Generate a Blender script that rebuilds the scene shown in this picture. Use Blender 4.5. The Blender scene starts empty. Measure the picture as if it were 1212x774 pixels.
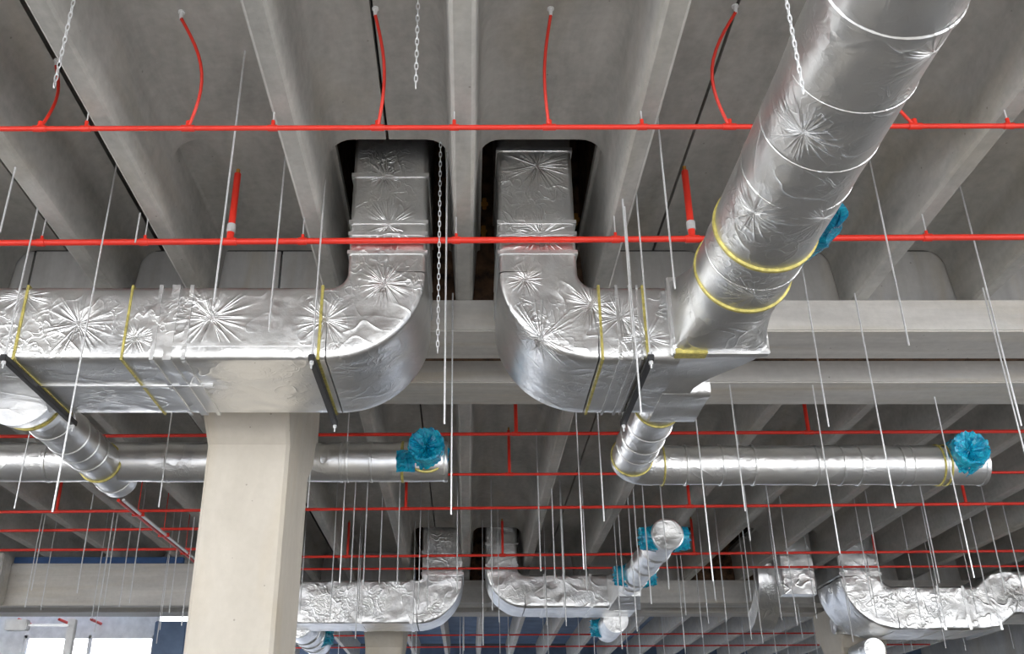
import bpy, bmesh, math, random
from mathutils import Vector, noise
random.seed(7)
scn = bpy.context.scene
COL = scn.collection
EYE = 1.6                      # eye height above the floor; heights below are given from the eye
PI = math.pi
# ------------------------------------------------------------------ camera
F, CX, CY, TILT = 1156.0, 553.0, 387.0, math.radians(25.37)
ct, st = math.cos(TILT), math.sin(TILT)
cam = bpy.data.cameras.new('camera'); co = bpy.data.objects.new('camera', cam); COL.objects.link(co)
cam.sensor_fit = 'HORIZONTAL'; cam.sensor_width = 36; cam.lens = F/1212*36
cam.shift_x = (606-CX)/1212
cam.clip_end = 300
co.location = (0, 0, EYE); co.rotation_euler = (PI/2+TILT, 0, 0)
scn.camera = co
def ray(px, py):
    u = (px-CX)/F; v = (CY-py)/F
    return Vector((u, ct-v*st, st+v*ct))
def atZ(px, py, Z): r = ray(px, py); return r*(Z/r.z)
def atY(px, py, Y): r = ray(px, py); return r*(Y/r.y)

# ------------------------------------------------------------------ materials
def newmat(name):
    m = bpy.data.materials.new(name); m.use_nodes = True
    nt = m.node_tree; b = nt.nodes['Principled BSDF']
    return m, nt, b
def N(nt, t, **kw):
    n = nt.nodes.new(t)
    for k, v in kw.items(): setattr(n, k, v)
    return n
def noise_node(nt, vec, scale, detail=4, rough=.55, dist=0):
    n = N(nt, 'ShaderNodeTexNoise'); n.inputs['Scale'].default_value = scale
    n.inputs['Detail'].default_value = detail; n.inputs['Roughness'].default_value = rough
    n.inputs['Distortion'].default_value = dist
    if vec is not None: nt.links.new(vec, n.inputs['Vector'])
    return n
def math_node(nt, op, a, b=None, c=None):
    n = N(nt, 'ShaderNodeMath', operation=op)
    for i, x in enumerate((a, b, c)):
        if x is None: continue
        if isinstance(x, (int, float)): n.inputs[i].default_value = x
        else: nt.links.new(x, n.inputs[i])
    return n.outputs[0]
def plain(name, col, rough=.5, metal=0, var=.12, vs=6, bump=0):
    m, nt, b = newmat(name)
    g = N(nt, 'ShaderNodeNewGeometry')
    n = noise_node(nt, g.outputs['Position'], vs)
    r = N(nt, 'ShaderNodeValToRGB')
    r.color_ramp.elements[0].position = .3; r.color_ramp.elements[1].position = .7
    r.color_ramp.elements[0].color = (*[c*(1-var) for c in col], 1)
    r.color_ramp.elements[1].color = (*[min(1, c*(1+var)) for c in col], 1)
    nt.links.new(n.outputs['Fac'], r.inputs[0]); nt.links.new(r.outputs[0], b.inputs['Base Color'])
    b.inputs['Roughness'].default_value = rough; b.inputs['Metallic'].default_value = metal
    if bump:
        bp = N(nt, 'ShaderNodeBump'); bp.inputs['Strength'].default_value = bump; bp.inputs['Distance'].default_value = .01
        nt.links.new(n.outputs['Fac'], bp.inputs['Height']); nt.links.new(bp.outputs[0], b.inputs['Normal'])
    return m
def concrete(name, c1, c2, streak=(.7, .25, 3.0), rough=.8, form=0.):
    """cast concrete: cloudy tone, streaks along the casting direction, pin holes"""
    m, nt, b = newmat(name)
    g = N(nt, 'ShaderNodeNewGeometry')
    mp = N(nt, 'ShaderNodeMapping'); mp.inputs['Scale'].default_value = streak
    nt.links.new(g.outputs['Position'], mp.inputs[0])
    n1 = noise_node(nt, mp.outputs[0], 2.2, 7, .62, .4)
    n2 = noise_node(nt, g.outputs['Position'], 14, 5, .6)
    v = N(nt, 'ShaderNodeTexVoronoi'); v.inputs['Scale'].default_value = 5.5
    nt.links.new(g.outputs['Position'], v.inputs['Vector'])
    hole = math_node(nt, 'LESS_THAN', v.outputs['Distance'], .045)
    s = math_node(nt, 'ADD', math_node(nt, 'MULTIPLY', n1.outputs['Fac'], .72), math_node(nt, 'MULTIPLY', n2.outputs['Fac'], .28))
    r = N(nt, 'ShaderNodeValToRGB'); r.color_ramp.elements[0].position = .34; r.color_ramp.elements[1].position = .66
    r.color_ramp.elements[0].color = (*c1, 1); r.color_ramp.elements[1].color = (*c2, 1)
    nt.links.new(s, r.inputs[0])
    mx = N(nt, 'ShaderNodeMixRGB'); mx.blend_type = 'MULTIPLY'
    mx.inputs['Color2'].default_value = (.55, .54, .52, 1)
    nt.links.new(math_node(nt, 'MULTIPLY', hole, .8), mx.inputs['Fac'])
    nt.links.new(r.outputs[0], mx.inputs['Color1'])
    n3 = noise_node(nt, mp.outputs[0], 1.1, 3, .6, .8)
    mr = N(nt, 'ShaderNodeMapRange'); mr.inputs['From Min'].default_value = .5; mr.inputs['From Max'].default_value = .75
    nt.links.new(n3.outputs['Fac'], mr.inputs['Value'])
    mw = N(nt, 'ShaderNodeMixRGB'); mw.blend_type = 'MULTIPLY'; mw.inputs['Color2'].default_value = (.95, .90, .81, 1)
    nt.links.new(mr.outputs[0], mw.inputs['Fac']); nt.links.new(mx.outputs[0], mw.inputs['Color1'])
    nt.links.new(mw.outputs[0], b.inputs['Base Color'])
    b.inputs['Roughness'].default_value = rough
    bp = N(nt, 'ShaderNodeBump'); bp.inputs['Strength'].default_value = .25; bp.inputs['Distance'].default_value = .01
    nt.links.new(n2.outputs['Fac'], bp.inputs['Height']); nt.links.new(bp.outputs[0], b.inputs['Normal'])
    return m
def foil(name, pins=(), base=.82, crinkle=1.25, rough=.30, ripple=None):
    """aluminium foil lagging: broad dents, fine crinkle, radial creases round the fixing pins"""
    m, nt, b = newmat(name)
    g = N(nt, 'ShaderNodeNewGeometry'); P = g.outputs['Position']
    big = noise_node(nt, P, 1.7, 2, .45, .4)
    mid = noise_node(nt, P, 3.2, .8, .5, .9)
    mid2 = math_node(nt, 'POWER', math_node(nt, 'SUBTRACT', 1.0, math_node(nt, 'MULTIPLY', math_node(nt, 'ABSOLUTE', math_node(nt, 'SUBTRACT', mid.outputs['Fac'], .5)), 2.0)), 16.0)
    mask = noise_node(nt, P, 3.3, 2, .5)
    mid2 = math_node(nt, 'MULTIPLY', mid2, math_node(nt, 'SMOOTH_MAX', math_node(nt, 'SUBTRACT', math_node(nt, 'MULTIPLY', mask.outputs['Fac'], 3.0), 1.25), 0.0, .1))
    mus = noise_node(nt, P, 20, 2, .5, .6)
    h = math_node(nt, 'ADD', math_node(nt, 'MULTIPLY', big.outputs['Fac'], 1.5*crinkle), math_node(nt, 'MULTIPLY', mid2, .28*crinkle))
    h = math_node(nt, 'ADD', h, math_node(nt, 'MULTIPLY', mus.outputs['Fac'], .06*crinkle))
    cr = noise_node(nt, P, 8.5, 1.5, .5, 1.3)
    cr2 = math_node(nt, 'POWER', math_node(nt, 'SUBTRACT', 1.0, math_node(nt, 'MULTIPLY', math_node(nt, 'ABSOLUTE', math_node(nt, 'SUBTRACT', cr.outputs['Fac'], .5)), 2.0)), 12.0)
    mk2 = noise_node(nt, P, 2.1, 2, .5)
    cr2 = math_node(nt, 'MULTIPLY', cr2, math_node(nt, 'SMOOTH_MAX', math_node(nt, 'SUBTRACT', math_node(nt, 'MULTIPLY', mk2.outputs['Fac'], 4.0), 1.7), 0.0, .1))
    h = math_node(nt, 'ADD', h, math_node(nt, 'MULTIPLY', cr2, .13*crinkle))
    gr = noise_node(nt, P, 60, 2, .5, .3)
    h = math_node(nt, 'ADD', h, math_node(nt, 'MULTIPLY', gr.outputs['Fac'], .035*crinkle))
    for i, (x, y, z, R) in enumerate(pins):
        sb = N(nt, 'ShaderNodeVectorMath', operation='SUBTRACT'); nt.links.new(P, sb.inputs[0]); sb.inputs[1].default_value = (x, y, z+EYE)
        ln = N(nt, 'ShaderNodeVectorMath', operation='LENGTH'); nt.links.new(sb.outputs[0], ln.inputs[0])
        nm = N(nt, 'ShaderNodeVectorMath', operation='NORMALIZE'); nt.links.new(sb.outputs[0], nm.inputs[0])
        ad = N(nt, 'ShaderNodeVectorMath', operation='ADD'); nt.links.new(nm.outputs[0], ad.inputs[0]); ad.inputs[1].default_value = (i*7.3, i*3.1, 0)
        nn = noise_node(nt, ad.outputs[0], 2.6, 2, .5)
        rd = math_node(nt, 'POWER', math_node(nt, 'SUBTRACT', 1.0, math_node(nt, 'MULTIPLY', math_node(nt, 'ABSOLUTE', math_node(nt, 'SUBTRACT', nn.outputs['Fac'], .5)), 2.0)), 9.0)
        rd = math_node(nt, 'MULTIPLY', rd, math_node(nt, 'MULTIPLY', mask.outputs['Fac'], 2.0))
        mr = N(nt, 'ShaderNodeMapRange'); mr.interpolation_type = 'SMOOTHSTEP'
        nt.links.new(ln.outputs['Value'], mr.inputs['Value']); mr.inputs['From Min'].default_value = 0.0
        mr.inputs['From Max'].default_value = R; mr.inputs['To Min'].default_value = 1; mr.inputs['To Max'].default_value = 0
        w = math_node(nt, 'MULTIPLY', mr.outputs[0], math_node(nt, 'MULTIPLY', rd, .46))
        dim = math_node(nt, 'MULTIPLY', math_node(nt, 'POWER', mr.outputs[0], 4.0), -.5)
        h = math_node(nt, 'ADD', h, math_node(nt, 'ADD', w, dim))
    bp = N(nt, 'ShaderNodeBump'); bp.inputs['Strength'].default_value = .6; bp.inputs['Distance'].default_value = .022
    nt.links.new(h, bp.inputs['Height']); nt.links.new(bp.outputs[0], b.inputs['Normal'])
    b.inputs['Metallic'].default_value = 1
    r = N(nt, 'ShaderNodeValToRGB'); r.color_ramp.elements[0].position = .3; r.color_ramp.elements[1].position = .7
    r.color_ramp.elements[0].color = (base*.86, base*.87, base*.88, 1); r.color_ramp.elements[1].color = (base, base, base*.99, 1)
    nt.links.new(mid.outputs['Fac'], r.inputs[0]); nt.links.new(r.outputs[0], b.inputs['Base Color'])
    rr = N(nt, 'ShaderNodeMapRange'); rr.inputs['To Min'].default_value = rough*.75; rr.inputs['To Max'].default_value = rough*1.5
    nt.links.new(mus.outputs['Fac'], rr.inputs['Value']); nt.links.new(rr.outputs[0], b.inputs['Roughness'])
    return m
M = {}
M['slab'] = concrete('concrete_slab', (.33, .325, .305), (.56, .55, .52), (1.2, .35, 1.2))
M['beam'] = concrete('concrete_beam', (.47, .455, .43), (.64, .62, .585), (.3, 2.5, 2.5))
M['column'] = concrete('concrete_column', (.49, .45, .385), (.575, .53, .46), (1.2, 1.2, .4))
M['panel'] = concrete('concrete_panel', (.46, .45, .43), (.60, .59, .57), (3, 1, .5))
M['floor'] = concrete('concrete_floor', (.25, .235, .21), (.32, .30, .27), (.4, .4, 1))
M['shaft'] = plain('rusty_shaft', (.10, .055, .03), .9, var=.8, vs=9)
M['orange'] = plain('orange_clip', (.42, .20, .03), .6)
M['red'] = plain('red_paint', (.74, .035, .018), .38, var=.06)
M['zinc'] = plain('galvanised_steel', (.78, .79, .80), .38, .55, var=.08, vs=60)
M['zincdark'] = plain('dull_galvanised_steel', (.62, .63, .64), .5, .35, var=.1, vs=60)
M['black'] = plain('black_steel', (.028, .028, .03), .45, .2)
M['yellow'] = plain('yellow_tape', (.52, .45, .13), .4, .3, var=.35, vs=25)
M['white'] = plain('white_paint', (.8, .8, .8), .5)
M['bluepaint'] = plain('blue_paint', (.03, .09, .24), .5)
M['bluecast_panel'] = plain('blue_cast_and_panel', (.13, .19, .30), .6, var=.25, vs=2)  # bluish light of the last bay put into colour; also the blue panel
M['darkgap'] = plain('dark_cover', (.075, .073, .07), .9)
M['feltboard'] = plain('grey_joint_board', (.2, .195, .185), .9)
M['steel'] = plain('ribbed_zinc', (.7, .7, .7), .4, .6)
def film():
    m, nt, b = newmat('blue_plastic_film')
    g = N(nt, 'ShaderNodeNewGeometry'); n = noise_node(nt, g.outputs['Position'], 14, 4, .6, 1.5)
    r = N(nt, 'ShaderNodeValToRGB'); r.color_ramp.elements[0].position = .35; r.color_ramp.elements[1].position = .65
    r.color_ramp.elements[0].color = (.0, .22, .46, 1); r.color_ramp.elements[1].color = (.01, .60, .82, 1)
    nt.links.new(n.outputs['Fac'], r.inputs[0]); nt.links.new(r.outputs[0], b.inputs['Base Color'])
    b.inputs['Roughness'].default_value = .16; b.inputs['Coat Weight'].default_value = .6
    bp = N(nt, 'ShaderNodeBump'); bp.inputs['Strength'].default_value = .9; bp.inputs['Distance'].default_value = .03
    nt.links.new(n.outputs['Fac'], bp.inputs['Height']); nt.links.new(bp.outputs[0], b.inputs['Normal'])
    return m
M['film'] = film()

# ------------------------------------------------------------------ object helpers
def setp(o, label=None, cat=None, group=None, kind=None):
    if label: o['label'] = label
    if cat: o['category'] = cat
    if group: o['group'] = group
    if kind: o['kind'] = kind
    return o
ORIG = {}
def thing(name, label, cat, loc, group=None):
    o = bpy.data.objects.new(name, None); COL.objects.link(o)
    o.empty_display_size = .1
    o.location = (loc[0], loc[1], loc[2]+EYE); ORIG[o] = Vector(o.location)
    return setp(o, label, cat, group)
def obj(name, bm, mat, parent=None, smooth=False, label=None):
    """link a bmesh whose verts are in eye-relative world coordinates"""
    bmesh.ops.recalc_face_normals(bm, faces=bm.faces)
    xs = [v.co for v in bm.verts]
    if parent is None:
        o0 = Vector(((min(c.x for c in xs)+max(c.x for c in xs))/2, (min(c.y for c in xs)+max(c.y for c in xs))/2, min(c.z for c in xs)+EYE))
    else:
        o0 = ORIG[parent]
    for v in bm.verts: v.co = v.co + Vector((0, 0, EYE)) - o0
    me = bpy.data.meshes.new(name); bm.to_mesh(me); bm.free()
    me.materials.append(M[mat] if isinstance(mat, str) else mat)
    if smooth:
        for p in me.polygons: p.use_smooth = True
        me.set_sharp_from_angle(angle=math.radians(38))
    o = bpy.data.objects.new(name, me); COL.objects.link(o)
    if parent is None: o.location = o0
    else: o.parent = parent
    ORIG[o] = o0
    if label: o['label'] = label
    return o
def box(bm, x0, x1, y0, y1, z0, z1, bev=0):
    r = bmesh.ops.create_cube(bm, size=1)
    vs = r['verts']
    for v in vs:
        v.co = Vector((x0+(v.co.x+.5)*(x1-x0), y0+(v.co.y+.5)*(y1-y0), z0+(v.co.z+.5)*(z1-z0)))
    if bev:
        es = {e for v in vs for e in v.link_edges}
        bmesh.ops.bevel(bm, geom=list(es), offset=bev, segments=2, affect='EDGES')
def prism(bm, poly, y0, y1, axis='y'):
    """polygon in (x,z) pulled along y   (axis x: polygon in (y,z) pulled along x)"""
    f = (lambda p, t: Vector((p[0], t, p[1]))) if axis == 'y' else (lambda p, t: Vector((t, p[0], p[1])))
    a = [bm.verts.new(f(p, y0)) for p in poly]; b = [bm.verts.new(f(p, y1)) for p in poly]
    n = len(poly)
    for i in range(n): bm.faces.new((a[i], a[(i+1) % n], b[(i+1) % n], b[i]))
    bm.faces.new(a); bm.faces.new(b[::-1])
def frames(path):
    out = []
    for i, p in enumerate(path):
        t = (path[min(i+1, len(path)-1)] - path[max(i-1, 0)]).normalized()
        if out:
            u = (out[-1][1] - t*out[-1][1].dot(t)).normalized()
        else:
            u = t.orthogonal().normalized()
        out.append((t, u, t.cross(u)))
    return out
def tube(bm, path, r, seg=16, cap=True, dis=0, disf=3.0, profile=None):
    """round tube along path; r number or list; dis = wobble of the surface"""
    path = [Vector(p) for p in path]; fr = frames(path); rings = []
    for i, (p, (t, u, w)) in enumerate(zip(path, fr)):
        rr = r[i] if isinstance(r, (list, tuple)) else r
        ring = []
        for k in range(seg):
            a = 2*PI*k/seg; d = u*math.cos(a)+w*math.sin(a)
            q = p+d*rr
            if dis: q = p + d*(rr+dis*noise.noise(q*disf)+dis*.5*noise.noise(q*disf*3))
            ring.append(bm.verts.new(q))
        rings.append(ring)
    for a, b in zip(rings, rings[1:]):
        for k in range(seg): bm.faces.new((a[k], a[(k+1) % seg], b[(k+1) % seg], b[k]))
    if cap: bm.faces.new(rings[0][::-1]); bm.faces.new(rings[-1])
def straight(a, b, step=.08):
    a = Vector(a); b = Vector(b); n = max(1, int((b-a).length/step))
    return [a.lerp(b, i/n) for i in range(n+1)]
def B(): return bmesh.new()
ORD = ['first', 'second', 'third', 'fourth', 'fifth', 'sixth', 'seventh', 'eighth', 'ninth', 'tenth', 'eleventh', 'twelfth', 'thirteenth', 'fourteenth', 'fifteenth', 'sixteenth', 'seventeenth', 'eighteenth', 'nineteenth', 'twentieth',
       'twenty-first', 'twenty-second', 'twenty-third', 'twenty-fourth', 'twenty-fifth', 'twenty-sixth', 'twenty-seventh', 'twenty-eighth', 'twenty-ninth', 'thirtieth']

# ------------------------------------------------------------------ the building
HS, HR = 4.50, 3.87            # underside of slab, underside of ribs
YB1, YB2, YB3 = 7.6, 20.2, 34.6
RIBS = [-10.0, -8.85, -7.7, -6.5, -5.35, -4.25, -3.11, -2.34, -1.165, -.027, 1.151, 2.29, 3.44, 4.49, 5.62, 6.72, 7.85, 9.0, 10.3, 11.4, 12.5, 13.6]
def ribpoly(x, fil=.17, top=HS, cap=.07):
    h = .072; t = .115
    L = []
    L.append((x-h, HR+.02)); L.append((x-h+.02, HR)); L.append((x+h-.02, HR)); L.append((x+h, HR+.02))
    z0 = top-fil
    for k in range(7):
        a = k/6*PI/2
        L.append((x+t+fil-fil*math.cos(a), z0+fil*math.sin(a)))
    L.append((x+t+fil, top+cap)); L.append((x-t-fil, top+cap))
    for k in range(7):
        a = PI/2-k/6*PI/2
        L.append((x-t-fil+fil*math.cos(a), z0+fil*math.sin(a)))
    return L
def plankpoly(x0, x1, ribs, top=HS):
    """double-tee plank section: flange x0..x1 with ribs under it"""
    L = [(x0, top)]
    for x in ribs:
        R = ribpoly(x)
        left = R[-7:]; bottom = R[:4]; right = R[4:11]
        L += left + bottom + right
    L += [(x1, top), (x1, top+.07), (x0, top+.07)]
    return L
def planks(y0, y1, yopen, ops, groups, nm):
    for (x0, x1, rb, tops) in groups:
        bm = B()
        if tops: prism(bm, plankpoly(x0, x1, rb), y0, yopen)
        else: prism(bm, plankpoly(x0, x1, rb), y0, y1)
        if tops:
            for x in rb: prism(bm, ribpoly(x, fil=.03), yopen, y1)
            if tops == 'L': box(bm, x0, rb[-1]-.12, yopen, y1, HS, HS+.07)
            if tops == 'R': box(bm, rb[-1]+.12, x1, yopen, y1, HS, HS+.07)
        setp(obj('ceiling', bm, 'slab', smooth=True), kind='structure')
G1 = [(-10.6, -8.30, RIBS[0:2], None), (-8.28, -5.95, RIBS[2:4], None), (-5.93, -3.70, RIBS[4:6], None), (-3.68, -2.965, RIBS[6:7], None),
      (-2.575, -.62, RIBS[7:9], 'L'), (-.598, 1.703, RIBS[9:11], 'R'), (1.725, 3.93, RIBS[11:13], None),
      (3.95, 6.15, RIBS[13:15], None), (6.17, 8.40, RIBS[15:17], None), (8.42, 10.85, RIBS[17:19], None), (10.9, 14.0, RIBS[19:22], None)]
planks(-4.6, 7.84, 6.14, None, G1, 'one')
G2 = [g if not g[3] else (g[0], g[1], g[2], g[3]) for g in G1]
G2[8] = (6.17, 8.40, RIBS[15:17], 'L'); G2[7] = (3.95, 6.15, RIBS[13:15], 'R')
planks(9.1, 20.5, 18.35, None, G2, 'two')
# third bay: closer ribs under a slab tinted with the blue light cast
bm = B()
for k in range(-6, 14):
    x = .37+1.02*k
    prism(bm, [(x-.05, 3.87), (x+.05, 3.87), (x+.09, 4.5), (x-.09, 4.5)], 21.6, YB3)
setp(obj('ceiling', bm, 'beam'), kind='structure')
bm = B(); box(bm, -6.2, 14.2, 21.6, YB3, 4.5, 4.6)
setp(obj('ceiling', bm, 'bluecast_panel'), kind='structure')
bm = B(); box(bm, -3.05, -2.45, -4.6, 7.84, HS+.075, HS+.10); setp(obj('ceiling', bm, 'feltboard'), kind='structure')
# dark cover added over the planks to block light, duct openings left free
def roof(bm, y0, yo, y1, holes):
    box(bm, -16, 16, y0, yo, HS+.11, HS+.2)
    xs = [-16]+[h for p in holes for h in p]+[16]
    for a, b in zip(xs[0::2], xs[1::2]): box(bm, a, b, yo, y1, HS+.11, HS+.2)
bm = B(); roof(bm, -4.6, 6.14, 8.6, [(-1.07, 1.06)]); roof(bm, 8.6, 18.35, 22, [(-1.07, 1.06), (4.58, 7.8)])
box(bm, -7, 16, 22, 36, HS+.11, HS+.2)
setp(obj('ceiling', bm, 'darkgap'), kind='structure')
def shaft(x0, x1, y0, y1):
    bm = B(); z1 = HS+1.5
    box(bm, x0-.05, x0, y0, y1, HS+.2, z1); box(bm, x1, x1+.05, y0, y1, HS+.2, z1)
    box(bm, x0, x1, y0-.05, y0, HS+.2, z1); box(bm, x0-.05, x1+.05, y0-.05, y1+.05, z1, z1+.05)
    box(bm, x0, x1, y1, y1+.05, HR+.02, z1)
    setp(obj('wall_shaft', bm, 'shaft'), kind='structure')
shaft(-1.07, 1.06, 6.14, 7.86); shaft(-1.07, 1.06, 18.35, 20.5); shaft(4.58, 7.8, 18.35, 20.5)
# orange clips seen inside the openings
for i, (x, y, z) in enumerate([(.16, 7.75, 4.9), (.15, 7.75, 4.6), (-1.0, 7.75, 4.85), (1.0, 7.7, 4.7)]):
    bm = B(); box(bm, x-.02, x+.02, y-.03, y+.03, z, z+.1, .006); box(bm, x-.035, x+.035, y-.02, y+.02, z+.03, z+.06, .005)
    setp(obj('cable_clip', bm, 'orange'), 'small orange clip in the dark roof opening, %s' % ['upper one just right of the middle rib', 'lower one just right of the middle rib', 'left of the left riser duct', 'right of the right riser duct'][i], 'clip')
# end plates between the rib ends
def plates(y, xs, holes):
    for a, b in xs:
        bm = B(); box(bm, a, b, y, y+.08, HR, HS)
        setp(obj('wall_infill', bm, 'panel'), kind='structure')
plates(7.86, [(-14, -4.0), (-3.98, -1.72), (-1.70, -1.12), (1.11, 3.47), (3.49, 5.2), (5.22, 14)], None)
plates(20.52, [(-14, -1.12), (1.11, 4.5), (7.85, 14)], None)
# twin main beams of both rows
def beam(y0, y1, zb, label):
    bm = B(); box(bm, -16, 16, y0, y1, zb, HR-.002, .012)
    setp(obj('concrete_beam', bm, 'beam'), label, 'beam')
beam(7.6, 8.2, 3.565, 'nearest long grey concrete beam, its lit front face behind the big ducts')
beam(8.77, 9.37, 3.565, 'long concrete beam right behind the nearest one, across a dark gap')
beam(20.2, 20.8, 3.42, 'front beam of the distant pair, behind the far ducts')
beam(21.37, 21.97, 3.42, 'rear beam of the distant pair, lit strip just above the blue-tinted last bay')
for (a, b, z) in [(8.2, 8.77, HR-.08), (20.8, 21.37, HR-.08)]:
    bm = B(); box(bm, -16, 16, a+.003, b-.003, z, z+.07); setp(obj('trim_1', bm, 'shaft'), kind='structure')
# columns with a corbelled head
def column(xc, w, yf, yb, ztop, zc, fl, label):
    bm = B(); c = .03
    def sec(x0, x1, y0, y1, z): return [Vector(p) for p in ((x0+c, y0, z), (x1-c, y0, z), (x1, y0+c, z), (x1, y1-c, z), (x1-c, y1, z), (x0+c, y1, z), (x0, y1-c, z), (x0, y0+c, z))]
    x0, x1 = xc-w/2, xc+w/2
    S = [sec(x0, x1, yf, yb, -EYE), sec(x0, x1, yf, yb, zc), sec(x0-.02, x1+.02, yf-fl, yb+fl, zc+.34), sec(x0-.02, x1+.02, yf-fl, yb+fl, ztop)]
    R = [[bm.verts.new(p) for p in s] for s in S]
    for a, b in zip(R, R[1:]):
        for k in range(8): bm.faces.new((a[k], a[(k+1) % 8], b[(k+1) % 8], b[k]))
    bm.faces.new(R[0][::-1]); bm.faces.new(R[-1])
    setp(obj('concrete_column', bm, 'column'), label, 'column')
column(-1.865, .70, 7.95, 9.02, 3.563, 2.66, .34, 'big pale concrete column with flared head standing behind the left duct')
column(-1.68, .75, 20.55, 21.62, 3.418, 2.6, .33, 'distant concrete column below the far left duct')
column(8.0, .9, 20.55, 21.62, 3.418, 2.6, .33, 'distant concrete column at the right, behind the far right duct')
# floor; side and back walls added to keep the far bays darker
bm = B(); box(bm, -30, 30, -40, 60, -EYE-.2, -EYE); setp(obj('floor', bm, 'floor'), kind='structure')
bm = B(); box(bm, -16.4, -16, 9, 36, -EYE, 4.7); setp(obj('wall_left_added', bm, 'panel'), kind='structure')
bm = B(); box(bm, 16, 16.4, 9, 36, -EYE, 4.7); setp(obj('wall_right_added', bm, 'panel'), kind='structure')
bm = B(); box(bm, -7, 16, 36, 36.3, .5, 4.7); setp(obj('wall_back_added', bm, 'bluecast_panel'), kind='structure')  # added wall, bluish light cast put into its colour
# left partition band with a blue edge
bm = B(); box(bm, -16, -4.6, 18.0, 18.2, 3.0, 3.75, .01); setp(obj('wall_partition', bm, 'beam'), kind='structure')
bm = B(); box(bm, -8.3, -5.2, 17.99, 18.1, 3.752, 3.865, .01)
setp(obj('blue_rail', bm, 'bluepaint'), 'long blue rail along the top of the concrete band at far left', 'rail')
bm = B(); box(bm, -8.98, -8.32, 17.6, 17.99, 3.0, 3.86, .02)
setp(obj('concrete_post', bm, 'beam'), 'short concrete post at the left edge above the concrete band', 'post')
# pale end wall with a bright window, low left
wl = atY(33, 735, 22.6).x; wr = atY(186, 735, 22.6).x
zt = atY(100, 752, 22.6).z
bm = B(); box(bm, -16, wl-.02, 22.6, 22.75, -EYE, 4.5); box(bm, wl-.02, wr, 22.6, 22.75, zt, 4.5)
box(bm, wr, wr+.9, 22.55, 22.75, -EYE, 3.4)
setp(obj('wall_end', bm, 'white'), kind='structure')
bm = B(); xw = [wl, wl+(wr-wl)*.5, wr]
for x in (wl+.03, (wl+wr)/2, wr-.03): box(bm, x-.03, x+.03, 22.6, 22.7, -EYE, zt)
box(bm, wl, wr, 22.6, 22.7, zt-.06, zt)
w = setp(obj('window_1', bm, 'white'), kind='structure')
bm = B(); xp = atY(97, 745, 20.0).x; box(bm, xp-.07, xp+.07, 19.4, 19.54, -EYE, 2.98, .01)
setp(obj('white_post', bm, 'white'), 'thin white post in front of the bright window at lower left', 'post')
p = atY(20, 740, 19.3)
t = thing('flood_light', 'white box floodlight on the thin post at lower left', 'light', (p.x, p.y, p.z-.12))
bm = B(); box(bm, p.x-.2, p.x+.22, p.y-.1, p.y+.1, p.z-.1, p.z+.1, .02); obj('housing', bm, 'white', t)
bm = B(); box(bm, p.x+.22, xp+.0, p.y-.02, p.y+.02, p.z-.02, p.z+.02); obj('bracket', bm, 'zinc', t)
bm = B(); box(bm, wr+.05, wr+.75, 22.3, 22.45, -EYE, 3.38, .02)  # flat dark blue panel rising from the floor
setp(obj('blue_panel', bm, 'bluecast_panel'), 'dark blue panel beside the bright window at lower left', 'banner')
# ------------------------------------------------------------------ ducts
def sweep_rect(bm, path, w, y0, y1, nw=8, ny=14, dis=.004, r=.02, flip=1):
    """rectangular duct in an XZ path: in-plane width w, from y0 to y1; pillowy foil surface"""
    path = [Vector(p) for p in path]; rings = []; n = len(path)
    prof = []
    hw = w/2; hy = (y1-y0)/2
    r = .035
    def side(ax, ay, bx, by, m):
        for k in range(m+1): prof.append((ax+(bx-ax)*k/m, ay+(by-ay)*k/m))
    def corner(cx, cy, a0):
        for k in (1, 2): a = a0+k/3*PI/2; prof.append((cx+r*math.cos(a), cy+r*math.sin(a)))
    side(-hw+r, -hy, hw-r, -hy, nw); corner(hw-r, -hy+r, -PI/2)
    side(hw, -hy+r, hw, hy-r, ny); corner(hw-r, hy-r, 0)
    side(hw-r, hy, -hw+r, hy, nw); corner(-hw+r, hy-r, PI/2)
    side(-hw, hy-r, -hw, -hy+r, ny); corner(-hw+r, -hy+r, PI)
    for i, p in enumerate(path):
        t = (path[min(i+1, n-1)]-path[max(i-1, 0)]); t.y = 0; t.normalize()
        nrm = Vector((-t.z, 0, t.x))
        ring = []
        for (a, b) in prof:
            q = p+nrm*a+Vector((0, (y0+y1)/2+b, 0))
            d = dis*(noise.noise(q*3.1)+.6*noise.noise(q*9.0))
            oy = -1 if b <= -hy+1e-4 else (1 if b >= hy-1e-4 else 0)
            ow = -1 if a <= -hw+1e-4 else (1 if a >= hw-1e-4 else 0)
            q = q+nrm*(ow*d)+Vector((0, oy*d, 0))
            ring.append(bm.verts.new(q))
        rings.append(ring)
    m = len(prof)
    for a, b in zip(rings, rings[1:]):
        for k in range(m): bm.faces.new((a[k], a[(k+1) % m], b[(k+1) % m], b[k]))
    bm.faces.new(rings[0][::-1]); bm.faces.new(rings[-1])
def arc(cx, cz, R, a0, a1, n=14):
    return [Vector((cx+R*math.cos(a0+(a1-a0)*k/n), 0, cz+R*math.sin(a0+(a1-a0)*k/n))) for k in range(n+1)]
def band_v(bm, z, w, x0, x1, y0, y1, t=.006):   # band round a vertical duct
    box(bm, x0-t, x1+t, y0-t, y1+t, z-w/2, z+w/2)
def band_h(bm, x, w, z0, z1, y0, y1, t=.006):
    box(bm, x-w/2, x+w/2, y0-t, y1+t, z0-t, z1+t)
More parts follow.
